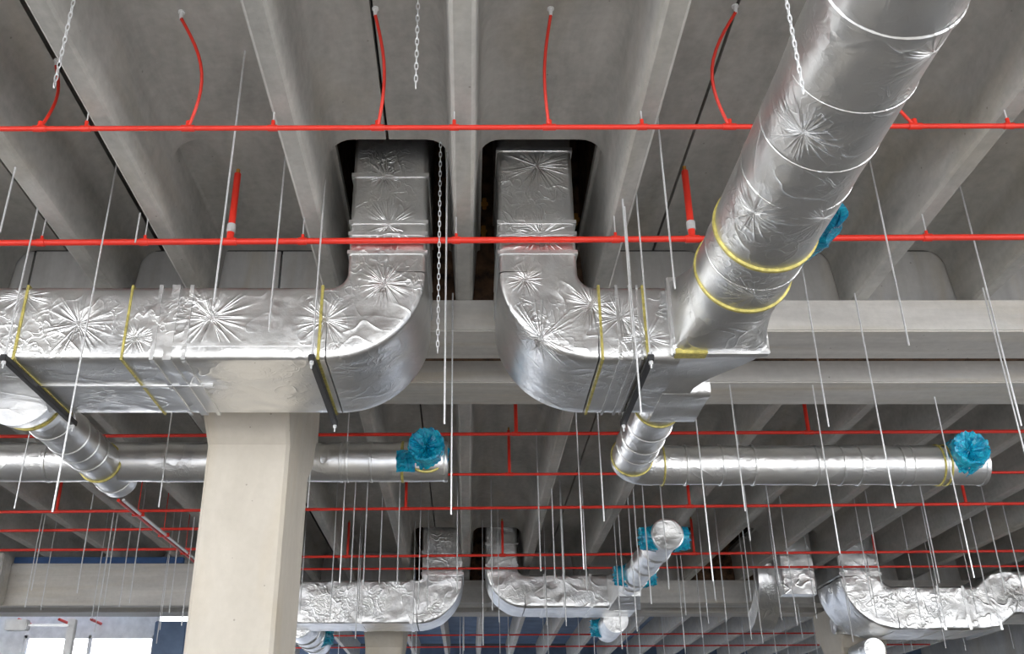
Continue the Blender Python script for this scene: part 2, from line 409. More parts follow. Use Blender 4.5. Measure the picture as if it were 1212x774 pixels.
def elbow_band(bm, cx, cz, R0, R1, ang, w, y0, y1, t=.006):
    a = ang; d = Vector((math.cos(a), 0, math.sin(a))); s = Vector((-math.sin(a), 0, math.cos(a)))*w/2
    c = Vector((cx, 0, cz)); vs = []
    for R in (R0-t, R1+t):
        for y in (y0-t, y1+t):
            for q in (-1, 1): vs.append(bm.verts.new(c+d*R+s*q+Vector((0, y, 0))))
    for f in ((0, 1, 3, 2), (4, 5, 7, 6), (0, 1, 5, 4), (2, 3, 7, 6), (0, 2, 6, 4), (1, 3, 7, 5)): bm.faces.new([vs[i] for i in f])

def roundring(bm, c, axis, r, w=.03, t=.006, seg=40):
    a = Vector(axis).normalized(); c = Vector(c)
    tube(bm, [c-a*w/2, c-a*w/2*.6, c+a*w/2*.6, c+a*w/2], [r, r+t, r+t, r], seg, cap=False)
def lip(bm, c, axis, r, w=.02, t=.008): roundring(bm, c, axis, r, w, t)
def spigot(par, c, axis, r, L, nm='plastic_cap'):
    """short collar closed with crumpled blue film, the film gathered into a skirt"""
    a = Vector(axis).normalized(); c = Vector(c)
    bm = B(); tube(bm, [c, c+a*L*.5], [r*.93, r*.93], 32); col_ = obj('branch_collar', bm, FOIL, par, True)
    bm = B(); u = a.orthogonal().normalized(); w = a.cross(u); rings = []
    prof = [(L*.05, 1.22), (L*.3, 1.08), (L*.6, 1.0), (L*.85, 1.03), (L, 1.0), (L*1.02, .92), (L*.9, .75), (L*.78, .5), (L*.72, .25), (L*.7, .02)]
    seg = 48
    for j, (h, k) in enumerate(prof):
        ring = []
        for i in range(seg):
            th = 2*PI*i/seg; d = u*math.cos(th)+w*math.sin(th)
            wob = noise.noise(Vector((math.cos(th)*2.5, math.sin(th)*2.5, j*.8+c.x)))
            fine = noise.noise(Vector((math.cos(th)*7, math.sin(th)*7, j*.6)))
            q = c+a*(h+.035*fine*(1 if j < 5 else 1.6)-(.05*max(0, wob) if j == 0 else 0))+d*r*(k-.03+.10*wob*(1.8 if j < 2 else .7)+.06*fine)
            ring.append(bm.verts.new(q))
        rings.append(ring)
    for p, q in zip(rings, rings[1:]):
        for i in range(seg): bm.faces.new((p[i], p[(i+1) % seg], q[(i+1) % seg], q[i]))
    bm.faces.new(rings[-1])
    obj(nm, bm, 'film', col_, True, label='crumpled blue plastic film over the open end')
def tie(bm, c, axis, r): roundring(bm, c, axis, r, .012, .008)

FY0, FY1 = 6.30, 7.41          # near and far faces of the two big rectangular ducts
ZT, ZBt = 3.314, 2.739
def pin(px, py, R=.34, Y=6.295): p = atY(px, py, Y); return (p.x, p.y, p.z, R*.82)
foil1 = foil('foil_left', [pin(93, 383, .42), pin(250, 375, .48), pin(455, 208, .22), pin(460, 266, .36), pin(385, 378, .32), pin(455, 335, .3), pin(28, 350, .3), pin(160, 400, .2)])
foil2 = foil('foil_right', [pin(636, 196, .42), pin(640, 277, .38), pin(622, 330, .2), pin(640, 400, .5), pin(735, 375, .3), pin(700, 360, .3), pin(765, 400, .28)])
FOIL = foil('foil_round', [(KP[0], KP[1], KP[2], .3) for KP in ((1.58, 3.75, 2.79), (1.9, 4.45, 2.75), (1.55, 4.5, 2.82), (1.95, 3.2, 2.78), (1.6, 2.7, 2.77), (1.75, 5.3, 2.72))], base=.80, crinkle=1.6, rough=.31)
foilS = foil('foil_small', base=.87, crinkle=1.25, rough=.31)
foilF = foil('foil_far', base=.92, crinkle=2.6, rough=.31)

# --- left duct: riser, elbow, run to the left
xo = -.304; Ro = .70; W = .575; cx1 = xo-Ro; cz1 = ZBt+Ro; Rc = Ro-W/2
D1 = thing('ventilation_duct', 'big foil-wrapped rectangular duct dropping from the left roof opening and running left', 'duct', (cx1, 6.85, ZBt))
bm = B(); sweep_rect(bm, straight((xo-W/2, 0, 5.7), (xo-W/2, 0, cz1), .06), W, FY0, FY1); obj('riser', bm, foil1, D1, True)
bm = B(); sweep_rect(bm, arc(cx1, cz1, Rc, 0, -PI/2, 22), W, FY0, FY1); obj('elbow', bm, foil1, D1, True)
bm = B(); sweep_rect(bm, straight((cx1, 0, ZBt+W/2), (-4.3, 0, ZBt+W/2), .06), W, FY0, FY1); obj('straight_run', bm, foil1, D1, True)
for px, wd in ((150, .016), (379, .02), (24, .018)):
    x = atY(px, 385, FY0).x; bm = B(); band_h(bm, x, wd, ZBt, ZT, FY0, FY1, .008); obj('joint_tape', bm, 'yellow', D1, label='yellowish joint tape round the duct')
for px, wd in ((203, .06), (222, .03), (185, .03)):
    x = atY(px, 385, FY0).x; bm = B(); band_h(bm, x, wd, ZBt, ZT, FY0, FY1, .009); obj('foil_tape', bm, foilS, D1)
for z, wd in ((3.86, .03), (3.76, .03), (4.28, .035), (3.60, .03)):
    bm = B(); band_v(bm, z, wd, xo-W, xo, FY0, FY1, .009); obj('foil_tape', bm, foilS, D1)
xa, xb = atY(203, 408, FY0).x, atY(374, 408, FY0).x; zz = atY(290, 408, FY0).z
bm = B(); box(bm, xa, xb, FY0-.012, FY0+.01, zz-.012, zz+.012); obj('foil_seam', bm, foilS, D1)
bm = B(); box(bm, -3.2, -1.9, 6.78, 6.81, ZBt-.012, ZBt+.01); obj('foil_seam', bm, foilS, D1)
# small round branch of the left duct, running away from the camera under the beams
RX, RZ, RR = -3.59, 2.90, .196
bm = B(); tube(bm, [(RX, 7.3, RZ), (RX, 7.42, RZ), (RX, 7.62, RZ), (RX, 7.75, RZ)], [.30, .28, .21, RR], 40, dis=.004); obj('branch_cone', bm, foilS, D1, True)
bm = B(); tube(bm, straight((RX, 7.7, RZ), (RX, 9.78, RZ)), RR, 40, dis=.005); obj('round_branch', bm, foilS, D1, True)
for y in (7.95, 8.35, 8.6, 8.85, 9.6):
    bm = B(); lip(bm, (RX, y, RZ), (0, 1, 0), RR, .03, .009); obj('ring_seam', bm, foilS, D1, True)
for y, t in ((7.55, .03), (9.2, .014)):
    bm = B(); roundring(bm, (RX, y, RZ), (0, 1, 0), RR+(.03 if y < 8 else 0), .035, t); obj('joint_tape', bm, 'yellow', D1, True, label='yellow tape ring')
# cross duct of the left branch
CYL, CZL = 9.37, 2.955
xe = atY(529, 548, CYL).x
bm = B(); tube(bm, straight((-7.6, CYL, CZL), (xe, CYL, CZL)), RR, 40, dis=.005); obj('round_cross_run', bm, foilS, D1, True)
bm = B(); roundring(bm, (xe-.012, CYL, CZL), (1, 0, 0), RR, .04, .006); obj('end_band', bm, foilS, D1, True)
for px in (200, 300, 405, 440, 412, 60):
    x = atY(px, 548, CYL).x; bm = B(); lip(bm, (x, CYL, CZL), (1, 0, 0), RR, .03, .009); obj('ring_seam', bm, foilS, D1, True)
for px in (477,):
    x = atY(px, 548, CYL).x; bm = B(); roundring(bm, (x, CYL, CZL), (1, 0, 0), RR, .03, .012); obj('joint_tape', bm, 'yellow', D1, True, label='yellow tape ring')
c = atY(505, 539, CYL-.1)
spigot(D1, (c.x, CYL-.05, CZL+.06), (0, -.94, .12), .18, .25)
bm = B(); roundring(bm, (c.x, CYL-.13, CZL+.045), (0, -1, .12), .19, .03, .016); obj('joint_tape', bm, 'yellow', D1, True)
# blue rag of film hanging beside that collar
bm = B(); q0 = atY(484, 552, CYL-.2)
vs = []
for i in range(9):
    for j in range(9):
        a = (i/8-.5)*1.9; h = (j/8-.5)*.22
        vs.append(bm.verts.new((c.x-.20+.09*(i/8-.5)*2+.015*noise.noise(Vector((i*.7, j*.7, 3))), CYL-.185-.04*math.cos(a)+.03*noise.noise(Vector((i*.6, j*.9, 1))), CZL-.06+h)))
for i in range(8):
    for j in range(8): bm.faces.new((vs[i*9+j], vs[(i+1)*9+j], vs[(i+1)*9+j+1], vs[i*9+j+1]))
bmesh.ops.solidify(bm, geom=bm.faces[:], thickness=.006)
obj('loose_film', bm, 'film', D1, True, label='loose flap of blue film')

# --- right duct: riser, elbow, run to the right, boot and the big round duct overhead
xo2 = .234; cx2 = xo2+Ro
D2 = thing('ventilation_duct', 'big foil-wrapped duct dropping from the right roof opening and joining the wide round duct', 'duct', (cx2, 6.85, ZBt))
bm = B(); sweep_rect(bm, straight((xo2+W/2, 0, 5.7), (xo2+W/2, 0, cz1), .06), W, FY0, FY1); obj('riser', bm, foil2, D2, True)
bm = B(); sweep_rect(bm, arc(cx2, cz1, Rc, PI, 1.5*PI, 22), W, FY0, FY1); obj('elbow', bm, foil2, D2, True)
bm = B(); sweep_rect(bm, straight((cx2, 0, ZBt+W/2), (1.50, 0, ZBt+W/2), .06), W, FY0, FY1); obj('straight_run', bm, foil2, D2, True)
for z, wd in ((3.86, .03), (3.76, .03), (3.60, .03), (4.52, .03)):
    bm = B(); band_v(bm, z, wd, xo2, xo2+W, FY0, FY1, .009); obj('foil_tape', bm, foilS, D2)
for px, wd in ((711, .018), (764, .02)):
    x = atY(px, 385, FY0).x; bm = B(); band_h(bm, x, wd, ZBt, ZT, FY0, FY1, .008); obj('joint_tape', bm, 'yellow', D2, label='yellowish joint tape round the duct')
for px, wd in ((732, .02), (748, .02), (757, .015)):
    x = atY(px, 385, FY0).x; bm = B(); band_h(bm, x, wd, ZBt, ZT, FY0, FY1, .009); obj('foil_tape', bm, foilS, D2)
# boot: rear box + tapering throat to the square flange of the round duct
bx0, bx1 = 1.49, 1.86
bm = B(); sweep_rect(bm, straight((bx0, 0, ZBt+W/2), (bx1, 0, ZBt+W/2), .05), W+.02, 6.95, 7.6, dis=.008); obj('rear_box', bm, foilS, D2, True)
KX, KZ, KR = 1.767, 3.02, .30
def loft(bm, secs):
    R = [[bm.verts.new(p) for p in s] for s in secs]
    for a, b in zip(R, R[1:]):
        n = len(a)
        for k in range(n): bm.faces.new((a[k], a[(k+1) % n], b[(k+1) % n], b[k]))
    bm.faces.new(R[0][::-1]); bm.faces.new(R[-1])
def sqsec(x0, x1, z0, z1, y, s, seg=48, r=None, c=None):
    """section blending from circle (s=0) to rectangle (s=1)"""
    out = []
    for k in range(seg):
        a = 2*PI*(k+.5)/seg; cc, ss = math.cos(a), math.sin(a)
        m = max(abs(cc), abs(ss)); sq = Vector(((x0+x1)/2+cc/m*(x1-x0)/2, y, (z0+z1)/2+ss/m*(z1-z0)/2))
        ci = Vector((KX+cc*KR, y, KZ+ss*KR)); out.append(ci.lerp(sq, s))
    return out
fx0, fx1 = 1.44, 2.08
bm = B(); secs = [sqsec(fx0, fx1, ZBt, ZT, 5.80+.38*s, s**1.3) for s in [i/8 for i in range(9)]]; loft(bm, secs); obj('round_to_square', bm, FOIL, D2, True)
bm = B(); box(bm, fx0-.015, fx1+.015, 6.17, 6.24, ZBt-.015, ZT+.01, .006); obj('flange', bm, foilS, D2)
bm = B(); secs = []
for i in range(9):
    s = i/8; e = s*s*(3-2*s)
    secs.append(sqsec(fx0+(1.40-fx0)*e, fx1+(1.72-fx1)*e, ZBt+.0+.02*math.sin(PI*s), ZT-.02*s, 6.24+.72*s, 1))
loft(bm, secs); obj('throat', bm, foilS, D2, True)
bm = B(); box(bm, fx0+.0, fx0+.22, 6.155, 6.25, ZBt-.02, ZBt+.02, .004); obj('joint_tape', bm, 'yellow', D2)
bm = B(); tube(bm, straight((KX, -4.2, KZ), (KX, 5.82, KZ), .09), KR, 72, dis=.007, disf=2.2); obj('wide_round_run', bm, FOIL, D2, True)
for y in (1.6, 2.45, 3.05, 3.52, 3.98, 4.35, 5.22):
    bm = B(); lip(bm, (KX, y, KZ), (0, 1, 0), KR+.001, .016 if y != 3.05 else .04, .0035 if y != 3.05 else .007); obj('ring_seam', bm, FOIL, D2, True)
for y in (4.97, 5.50):
    bm = B(); roundring(bm, (KX, y, KZ), (0, 1, 0), KR, .035, .014, 72); obj('joint_tape', bm, 'yellow', D2, True, label='bright yellow tape ring')
# strip of blue film hanging off the right side of the round duct
bm = B(); vs = []; nI, nJ = 26, 10
for i in range(nI):
    y = 4.62+.75*i/(nI-1)
    for j in range(nJ):
        f = j/(nJ-1); env = math.sin(PI*min(1, max(0, (i+.3)/(nI-.4))))**.6
        out = KR+.004+(.13*env*f)*(1+.5*noise.noise(Vector((y*7, f*2, 0))))
        an = -.28+.25*f+.12*noise.noise(Vector((y*6, f*3, 5)))
        vs.append(bm.verts.new((KX+out*math.cos(an), y+.05*noise.noise(Vector((y*5, f*4, 2))), KZ+out*math.sin(an)-.03*f*env)))
for i in range(nI-1):
    for j in range(nJ-1): bm.faces.new((vs[i*nJ+j], vs[(i+1)*nJ+j], vs[(i+1)*nJ+j+1], vs[i*nJ+j+1]))
bmesh.ops.solidify(bm, geom=bm.faces[:], thickness=.005)
obj('loose_film', bm, 'film', D2, True, label='crumpled strip of blue plastic film')
# small round branch with an elbow and cross run to the right
SX, SZ = 1.60, 2.93; CYR = 9.40; Re = .24
bm = B(); tube(bm, straight((SX, 7.45, SZ), (SX, CYR-Re, SZ)), .196, 40, dis=.006); obj('round_branch', bm, foilS, D2, True)
path = [Vector((SX+Re-Re*math.cos(a), CYR-Re+Re*math.sin(a), SZ)) for a in [i/12*PI/2 for i in range(13)]]
bm = B(); tube(bm, path, .198, 40, dis=.006); obj('round_elbow', bm, foilS, D2, True)
xe2 = atY(1162, 553, CYR).x
bm = B(); tube(bm, straight((SX+Re, CYR, SZ), (xe2, CYR, SZ)), .196, 40, dis=.006); obj('round_cross_run', bm, foilS, D2, True)
for y in (8.1, 8.45, 8.75): bm = B(); lip(bm, (SX, y, SZ), (0, 1, 0), .196, .03, .009); obj('ring_seam', bm, foilS, D2, True)
for y in (7.7, CYR-Re-.06): bm = B(); roundring(bm, (SX, y, SZ), (0, 1, 0), .197, .025, .012); obj('joint_tape', bm, 'yellow', D2, True, label='yellow tape ring')
for px in (783, 1109, 1117):
    x = atY(px, 553, CYR).x; bm = B(); roundring(bm, (x, CYR, SZ), (1, 0, 0), .197, .02, .012); obj('joint_tape', bm, 'yellow', D2, True, label='yellow tape ring')
for px in (810, 852, 890, 963, 993, 1014, 1063, 1075, 1158):
    x = atY(px, 553, CYR).x; bm = B(); lip(bm, (x, CYR, SZ), (1, 0, 0), .196, .03, .009); obj('ring_seam', bm, foilS, D2, True)
c = atY(1141, 543, CYR-.1)
spigot(D2, (c.x, CYR-.05, SZ+.05), (0, -.95, .16), .18, .25)

# --- far ducts near the second beam row
def far_pair(label, x_in, side, w, zb, Yf, Yb, R, xend, tapes=(), step=None):
    """x_in = outer vertical side, side = -1 run goes left, +1 right"""
    D = thing('ventilation_duct', label, 'duct', (x_in+side*R, (Yf+Yb)/2, zb))
    cx = x_in+side*R; cz = zb+R; Rm = R-w/2
    bm = B(); sweep_rect(bm, straight((x_in+side*w/2, 0, 5.6), (x_in+side*w/2, 0, cz), .1), w, Yf, Yb, dis=.016); obj('riser', bm, foilF, D, True)
    a = arc(cx, cz, Rm, 0, -PI/2, 16) if side < 0 else arc(cx, cz, Rm, PI, 1.5*PI, 16)
    bm = B(); sweep_rect(bm, a, w, Yf, Yb, dis=.012); obj('elbow', bm, foilF, D, True)
    pts = straight((cx, 0, zb+w/2), (step[0] if step else xend, 0, zb+w/2), .1)
    if step: pts += straight((step[1], 0, zb+w/2+step[2]), (xend, 0, zb+w/2+step[2]), .1)
    bm = B(); sweep_rect(bm, pts, w, Yf, Yb, dis=.016); obj('straight_run', bm, foilF, D, True)
    for px in tapes:
        x = atY(px, 710, Yf).x; z = step[2] if step and x > step[1] else 0
        bm = B(); band_h(bm, x, .05, zb+z, zb+w+z, Yf, Yb, .01); obj('joint_tape', bm, foilS, D)
    for z in (cz+.05, cz+.45): bm = B(); band_v(bm, z, .05, min(x_in, x_in+side*w), max(x_in, x_in+side*w), Yf, Yb, .012); obj('foil_tape', bm, foilS, D)
    return D
D3 = far_pair('distant foil-wrapped duct running left behind the big column', -.08, -1, .77, 2.755, 18.45, 19.45, .85, -4.2, (428, 487))
D4 = far_pair('distant foil-wrapped duct in the centre turning right to a short round duct', .352, 1, .59, 3.04, 18.45, 19.6, .72, 3.15, (645, 668, 700))
D6 = far_pair('distant foil-wrapped duct at the right edge running out of view', 6.95, 1, .77, 2.65, 18.45, 19.8, .95, 12.0, (1112, 1142, 1178), (9.55, 9.95, .28))
bm = B(); tube(bm, straight((-3.25, 19.3, 2.92), (-3.25, 22.2, 2.92)), .30, 32, dis=.012); obj('round_branch', bm, foilF, D3, True)
for y in (20.3, 20.9, 21.5): bm = B(); lip(bm, (-3.25, y, 2.92), (0, 1, 0), .30, .05, .02); obj('ring_seam', bm, foilS, D3, True)
spigot(D3, (-3.05, 21.3, 2.93), (1, 0, 0), .2, .22)
# round stub of the centre duct, coming towards the camera with four blue caps
UX, UZ = 2.88, 3.33
bm = B(); tube(bm, straight((UX, 13.95, UZ), (UX, 18.5, UZ)), .215, 32, dis=.006); obj('round_stub', bm, foilF, D4, True)
for y in (13.98, 14.9, 15.9, 16.9, 17.3): bm = B(); lip(bm, (UX, y, UZ), (0, 1, 0), .215, .05, .018); obj('ring_seam', bm, foilS, D4, True)
for y in (14.25, 17.0):
    spigot(D4, (UX-.12, y, UZ), (-1, 0, 0), .17, .22); spigot(D4, (UX+.12, y, UZ), (1, 0, 0), .17, .22)
bm = B(); loft(bm, [[(2.6, 18.5, 3.0), (3.2, 18.5, 3.0), (3.2, 18.5, 3.62), (2.6, 18.5, 3.62)], [(2.68, 17.75, 3.12), (3.08, 17.75, 3.12), (3.08, 17.75, 3.54), (2.68, 17.75, 3.54)]]); obj('throat', bm, foilF, D4)
bm = B(); tube(bm, straight((UX, 19.5, 2.98), (UX, 20.9, 2.98)), .24, 32, dis=.006); obj('round_branch', bm, foilF, D4, True)
spigot(D4, (UX-.15, 20.6, 2.98), (-1, 0, 0), .17, .2)
# short duct with a curl, left of the right-hand far duct
D5 = thing('ventilation_duct', 'short distant foil-wrapped duct with a curled open elbow, left of the right-edge duct', 'duct', (6.1, 19, 2.7))
bm = B(); sweep_rect(bm, straight((6.18, 0, 5.6), (6.18, 0, 3.28), .1), .63, 18.45, 18.75, dis=.016); obj('riser', bm, foilF, D5, True)
bm = B()
pts = []
for i in range(15):
    a = -.15+i/14*1.5
    pts.append(Vector((0, 20.1-1.25*math.cos(a), 3.75-.95*math.sin(a))))
pts = [Vector((0, 18.78, 5.5))]+pts
rings = []
for i, p in enumerate(pts):
    t = (pts[min(i+1, len(pts)-1)]-pts[max(i-1, 0)]).normalized(); n = Vector((0, -t.z, t.y))
    rings.append([bm.verts.new(Vector((x, 0, 0))+p+n*s) for x, s in ((5.55, -.0), (5.98, -.0), (5.98, .34), (5.55, .34))])
for a, b in zip(rings, rings[1:]):
    for k in range(4): bm.faces.new((a[k], a[(k+1) % 4], b[(k+1) % 4], b[k]))
bm.faces.new(rings[0]); bm.faces.new(rings[-1])
obj('curled_elbow', bm, foilF, D5, True)
bm = B(); tube(bm, straight((7.25, 20.0, 2.96), (10.2, 20.0, 2.96)), .185, 24, dis=.006)
setp(obj('round_duct', bm, foilF, None, True), 'dim round duct lying behind the curled elbow at lower right', 'duct')
p = atY(1000, 768, 21.0)
bm = B(); tube(bm, [(7.75, 19.4, 2.43), (7.75, 19.9, 2.43), (7.75, 20.3, 2.43)], [.2, .2, .19], 24)
setp(obj('round_duct', bm, foilF, None, True), 'short bright duct stub under the right-edge duct', 'duct')

# ------------------------------------------------------------------ hanger rails with rods under the big ducts
def trapeze(x, label, rail='black', yo=.0):
    zr = ZBt-.012
    t = thing('trapeze_hanger', label, 'hanger', (x, 6.85, zr-.05))
    bm = B(); box(bm, x-.022, x+.022, FY0-.12, FY1+.14, zr-.045, zr-.002, .004); obj('rail', bm, rail, t)
    for y in (FY0-.09, FY1+.11):
        top = HS-.002 if y < 7.5 else 3.563
        bm = B(); tube(bm, [(x, y, zr-.10), (x, y, top)], .0065, 8); rd_ = obj('rod', bm, 'zinc', t, True)
        bm = B(); tube(bm, [(x, y, zr-.07), (x, y, zr-.045)], .016, 6); obj('nut', bm, 'zinc', rd_)
        bm = B(); tube(bm, [(x, y, zr-.002), (x, y, zr+.02)], .016, 6); obj('nut', bm, 'zinc', rd_)
xr1 = atZ(5, 421, ZBt-.02).x; xr2 = atZ(369, 421, ZBt-.02).x; xr3 = atZ(768, 426, ZBt-.02).x
trapeze(xr1, 'black hanger rail under the left duct near the left picture edge')
trapeze(xr2, 'black hanger rail under the left duct just right of the pale column')
trapeze(xr3, 'black hanger rail under the right duct beside the boot')

# ------------------------------------------------------------------ red sprinkler pipes
def bend(a, b, out, n=12):
    a, b = Vector(a), Vector(b); o = Vector(out)
    return [a.lerp(b, i/n)+o*math.sin(PI*i/n) for i in range(n+1)]
PIPES = []
def sprinkler_pipe(label, pl, pr, Z, r, ribclips=True, risers=(), drops=(), xr=None):
    A = atZ(*pl, Z); Bv = atZ(*pr, Z); d = (Bv-A)/(Bv.x-A.x)
    def at(x): return A+d*(x-A.x)
    a = at(A.x-5); b = at(Bv.x+5)
    if xr: a, b = at(xr[0]), at(xr[1])
    PIPES.append((Vector(a), Vector(b)))
    t = thing('sprinkler_pipe', label, 'pipe', a, 'red sprinkler pipes under the ceiling')
    bm = B(); tube(bm, [a, b], r, 16); obj('pipe', bm, 'red', t, True)
    for x in RIBS:
        if not (a.x+.1 < x < b.x-.1) or not ribclips: continue
        q = at(x-.055)
        bm = B(); tube(bm, [q-d*.03, q+d*.03], r*1.25, 12); tube(bm, [q, q+Vector((0, 0, .055))], .012, 10)
        cl = obj('pipe_clamp', bm, 'red', t, True)
        bm = B(); tube(bm, [q+Vector((0, 0, .055)), (q.x, q.y, HR+.004)], .005, 8); obj('clamp_rod', bm, 'zinc', cl, True, label='zinc stud')
    for x, zt, rr in risers:
        for rx in RIBS:
            if abs(x-rx) < .22: x = rx+.24
        q = at(x)
        bm = B(); tube(bm, [q, q+Vector((0, 0, zt-q.z))], rr, 12); 
        rb = obj('riser', bm, 'red', t, True)
        bm = B(); tube(bm, [q+Vector((0, 0, .05+rr)), q+Vector((0, 0, .12+rr))], rr*1.25, 12)
        if a.y > 8: bm.free()
        else: obj('riser_coupling', bm, 'zinc', rb, True, label='bare zinc coupling')
        bm = B(); tube(bm, [q-d*.05, q+d*.05], r*1.3, 12); obj('tee', bm, 'red', t, True)
        bm = B(); tube(bm, [(q.x, q.y, zt), (q.x, q.y, zt+.04)], rr*.6, 10); obj('sprinkler_head', bm, 'orange', rb, True, label='brass-coloured head')
    for x, top, out in drops:
        q = at(x); e = Vector(top)
        bm = B(); tube(bm, bend(q, e, out), .0105, 10); hs = obj('branch_hose', bm, 'red', t, True)
        bm = B(); tube(bm, [q-d*.04, q+d*.04], r*1.3, 12); tube(bm, [q, q+Vector((0, 0, .05))], .018, 10); obj('tee', bm, 'red', t, True)
        bm = B(); tube(bm, [e-Vector((0, 0, .01)), e+Vector((0, 0, .05))], [.010, .016], 12); tube(bm, [e+Vector((0, 0, .04)), e+Vector((0, 0, .05))], .022, 12); obj('sprinkler_head', bm, 'white', hs, True, label='white sprinkler head')
    return t
def drop(pxb, pxt, pyt, bulge):
    zt = HS-.05; e = atZ(pxt, pyt, zt); x = atZ(pxb, 151, 3.75).x
    return (x, e, Vector((bulge, 0, 0)))
sprinkler_pipe('nearest red sprinkler pipe crossing above, with thin curved hoses up to the slab', (0, 152.5), (1212, 149), 3.75, .0165, True,
               drops=[drop(222, 214, 21, .11), drop(447, 444, 17, .05), drop(650, 652, 17, -.035), drop(863, 871, 14, -.13), drop(46, 66, 78, .06), drop(1082, 1072, 20, -.2)])
sprinkler_pipe('red sprinkler pipe touching the fronts of both foil-wrapped risers', (0, 287.5), (1212, 280.5), 3.672, .0235, True,
               risers=[(-1.76, 4.27, .026), (1.66, 4.27, .026)])
def rz(pxs, py, Z): return [atZ(p, py, Z).x for p in pxs]
Zp = 3.70
sprinkler_pipe('dark red pipe just behind the rear beam, above the small round ducts', (0, 516.5), (1212, 510.5), Zp, .02, False, risers=[(x, 4.3, .022) for x in rz((611, 956), 513, Zp)], xr=(-7.5, 8.5))
sprinkler_pipe('thin red pipe level with the blue caps of the small round ducts', (540, 561.5), (1212, 559), Zp, .018, False, xr=(-7.5, 9), risers=[(x, 4.3, .02) for x in rz((603,), 561, Zp)])
sprinkler_pipe('dark red pipe below the small round ducts, middle of the second bay', (0, 606), (1212, 596), Zp, .022, False, risers=[(x, 4.3, .022) for x in rz((815, 1136, 480, 60), 601, Zp)], xr=(-10, 10))
sprinkler_pipe('dark red pipe just above the distant foil ducts', (0, 662), (1212, 652), Zp, .023, False, risers=[(x, 4.3, .022) for x in rz((385, 595, 820, 1030), 657, Zp)], xr=(-4.4, 11))
sprinkler_pipe('dark red pipe right behind the distant round stub', (0, 675), (1212, 670), Zp, .02, False, xr=(-10.5, 12))
sprinkler_pipe('farthest dark red pipe of the second bay, close to the distant beams', (0, 692), (1212, 690), 3.82, .02, False, xr=(-4.4, 12))
sprinkler_pipe('short dark red pipe at far left, upper of two above the blue rail', (20, 628), (215, 626), Zp, .022, False, xr=(-9.5, -3.9))
sprinkler_pipe('short dark red pipe at far left, just above the blue rail', (20, 651), (215, 650), Zp, .023, False, xr=(-9.5, -3.9))
sprinkler_pipe('thin red pipe at the start of the blue-tinted last bay', (480, 752), (1212, 748), 3.7, .02, False, xr=(-6, 13))
sprinkler_pipe('thin red pipe farther back in the blue-tinted last bay', (480, 766), (1212, 762), 3.7, .02, False, xr=(-6, 13))
# pair of pipes running away behind the left branch
for px, nm in ((22, 'leftmost of three short red pipe ends above the bright window'), (70, 'middle one of three short red pipe ends above the bright window'), (108, 'rightmost of three short red pipe ends above the bright window')):
    q = atY(px, 733, 21.98); bm = B(); tube(bm, [q, (q.x, 22.598, q.z)], .03, 10)
    setp(obj('pipe_end', bm, 'red', None, True), nm, 'pipe')
t = thing('pipe_pair', 'two parallel red pipes slanting down behind the left round branch to the column', 'pipe', atZ(150, 590, 3.5))
a0 = atZ(140, 592, 3.55); a1 = Vector((a0.x+.05, a0.y+5.0, 3.55))
for dx, mt in ((0, 'red'), (.07, 'zinc')):
    bm = B(); tube(bm, [a0+Vector((dx, 0, 0)), a1+Vector((dx, 0, 0))], .022, 12); obj('pipe', bm, mt, t, True)
for k in range(4):
    q = a0.lerp(a1, .15+.25*k); bm = B(); box(bm, q.x-.05, q.x+.12, q.y-.02, q.y+.02, q.z-.03, q.z+.03, .005); box(bm, q.x+.02, q.x+.03, q.y-.005, q.y+.005, q.z, HR+.004 if min(abs(q.x+.025-x) for x in RIBS) < .3 else HS); obj('clamp', bm, 'red', t)

# ------------------------------------------------------------------ chains
def chain(label, top, bot, ll=.055, w=.009):
    top, bot = Vector(top), Vector(bot); L = (top-bot).length; n = int(L/(ll*.78)); dz = (bot-top)/n
    ax = dz.normalized(); u = Vector((1, 0, 0)); u = (u-ax*u.dot(ax)).normalized(); w2 = ax.cross(u)
    bm = B()
    for i in range(n):
        c = top+dz*(i+.5); s = u if i % 2 else w2
        nrm = []
        pts = [c+ax*(ll/2*math.sin(a))+s*(w*math.cos(a)) for a in [2*PI*k/12 for k in range(12)]]
        # closed link
        rings = []
        for k in range(12):
            t = (pts[(k+1) % 12]-pts[k-1]).normalized(); o = s.cross(ax).normalized(); q = t.cross(o)
            rings.append([bm.verts.new(pts[k]+(o*math.cos(b)+q*math.sin(b))*.0033) for b in [2*PI*j/6 for j in range(6)]])
        for k in range(12):
            a, b = rings[k], rings[(k+1) % 12]
            for j in range(6): bm.faces.new((a[j], a[(j+1) % 6], b[(j+1) % 6], b[j]))
    setp(obj('steel_chain', bm, 'zinc', None, True), label, 'chain', 'loose chains hanging from the slab')
def vchain(label, pb, Y, ztop=HS, **k):
    b = atY(*pb, Y); chain(label, (b.x, Y, ztop), b, **k)
vchain('loose zinc chain hanging at the upper left, ending above the red pipe', (64, 103), 4.1)
vchain('loose zinc chain at top centre, left of the middle rib', (492, 104), 4.3)
vchain('long zinc chain beside the left riser, ending in front of the concrete beam', (518, 417), 6.12)
vchain('zinc chain hanging in front of the wide round duct', (951, 110), 2.9, HS, w=.006, ll=.04)

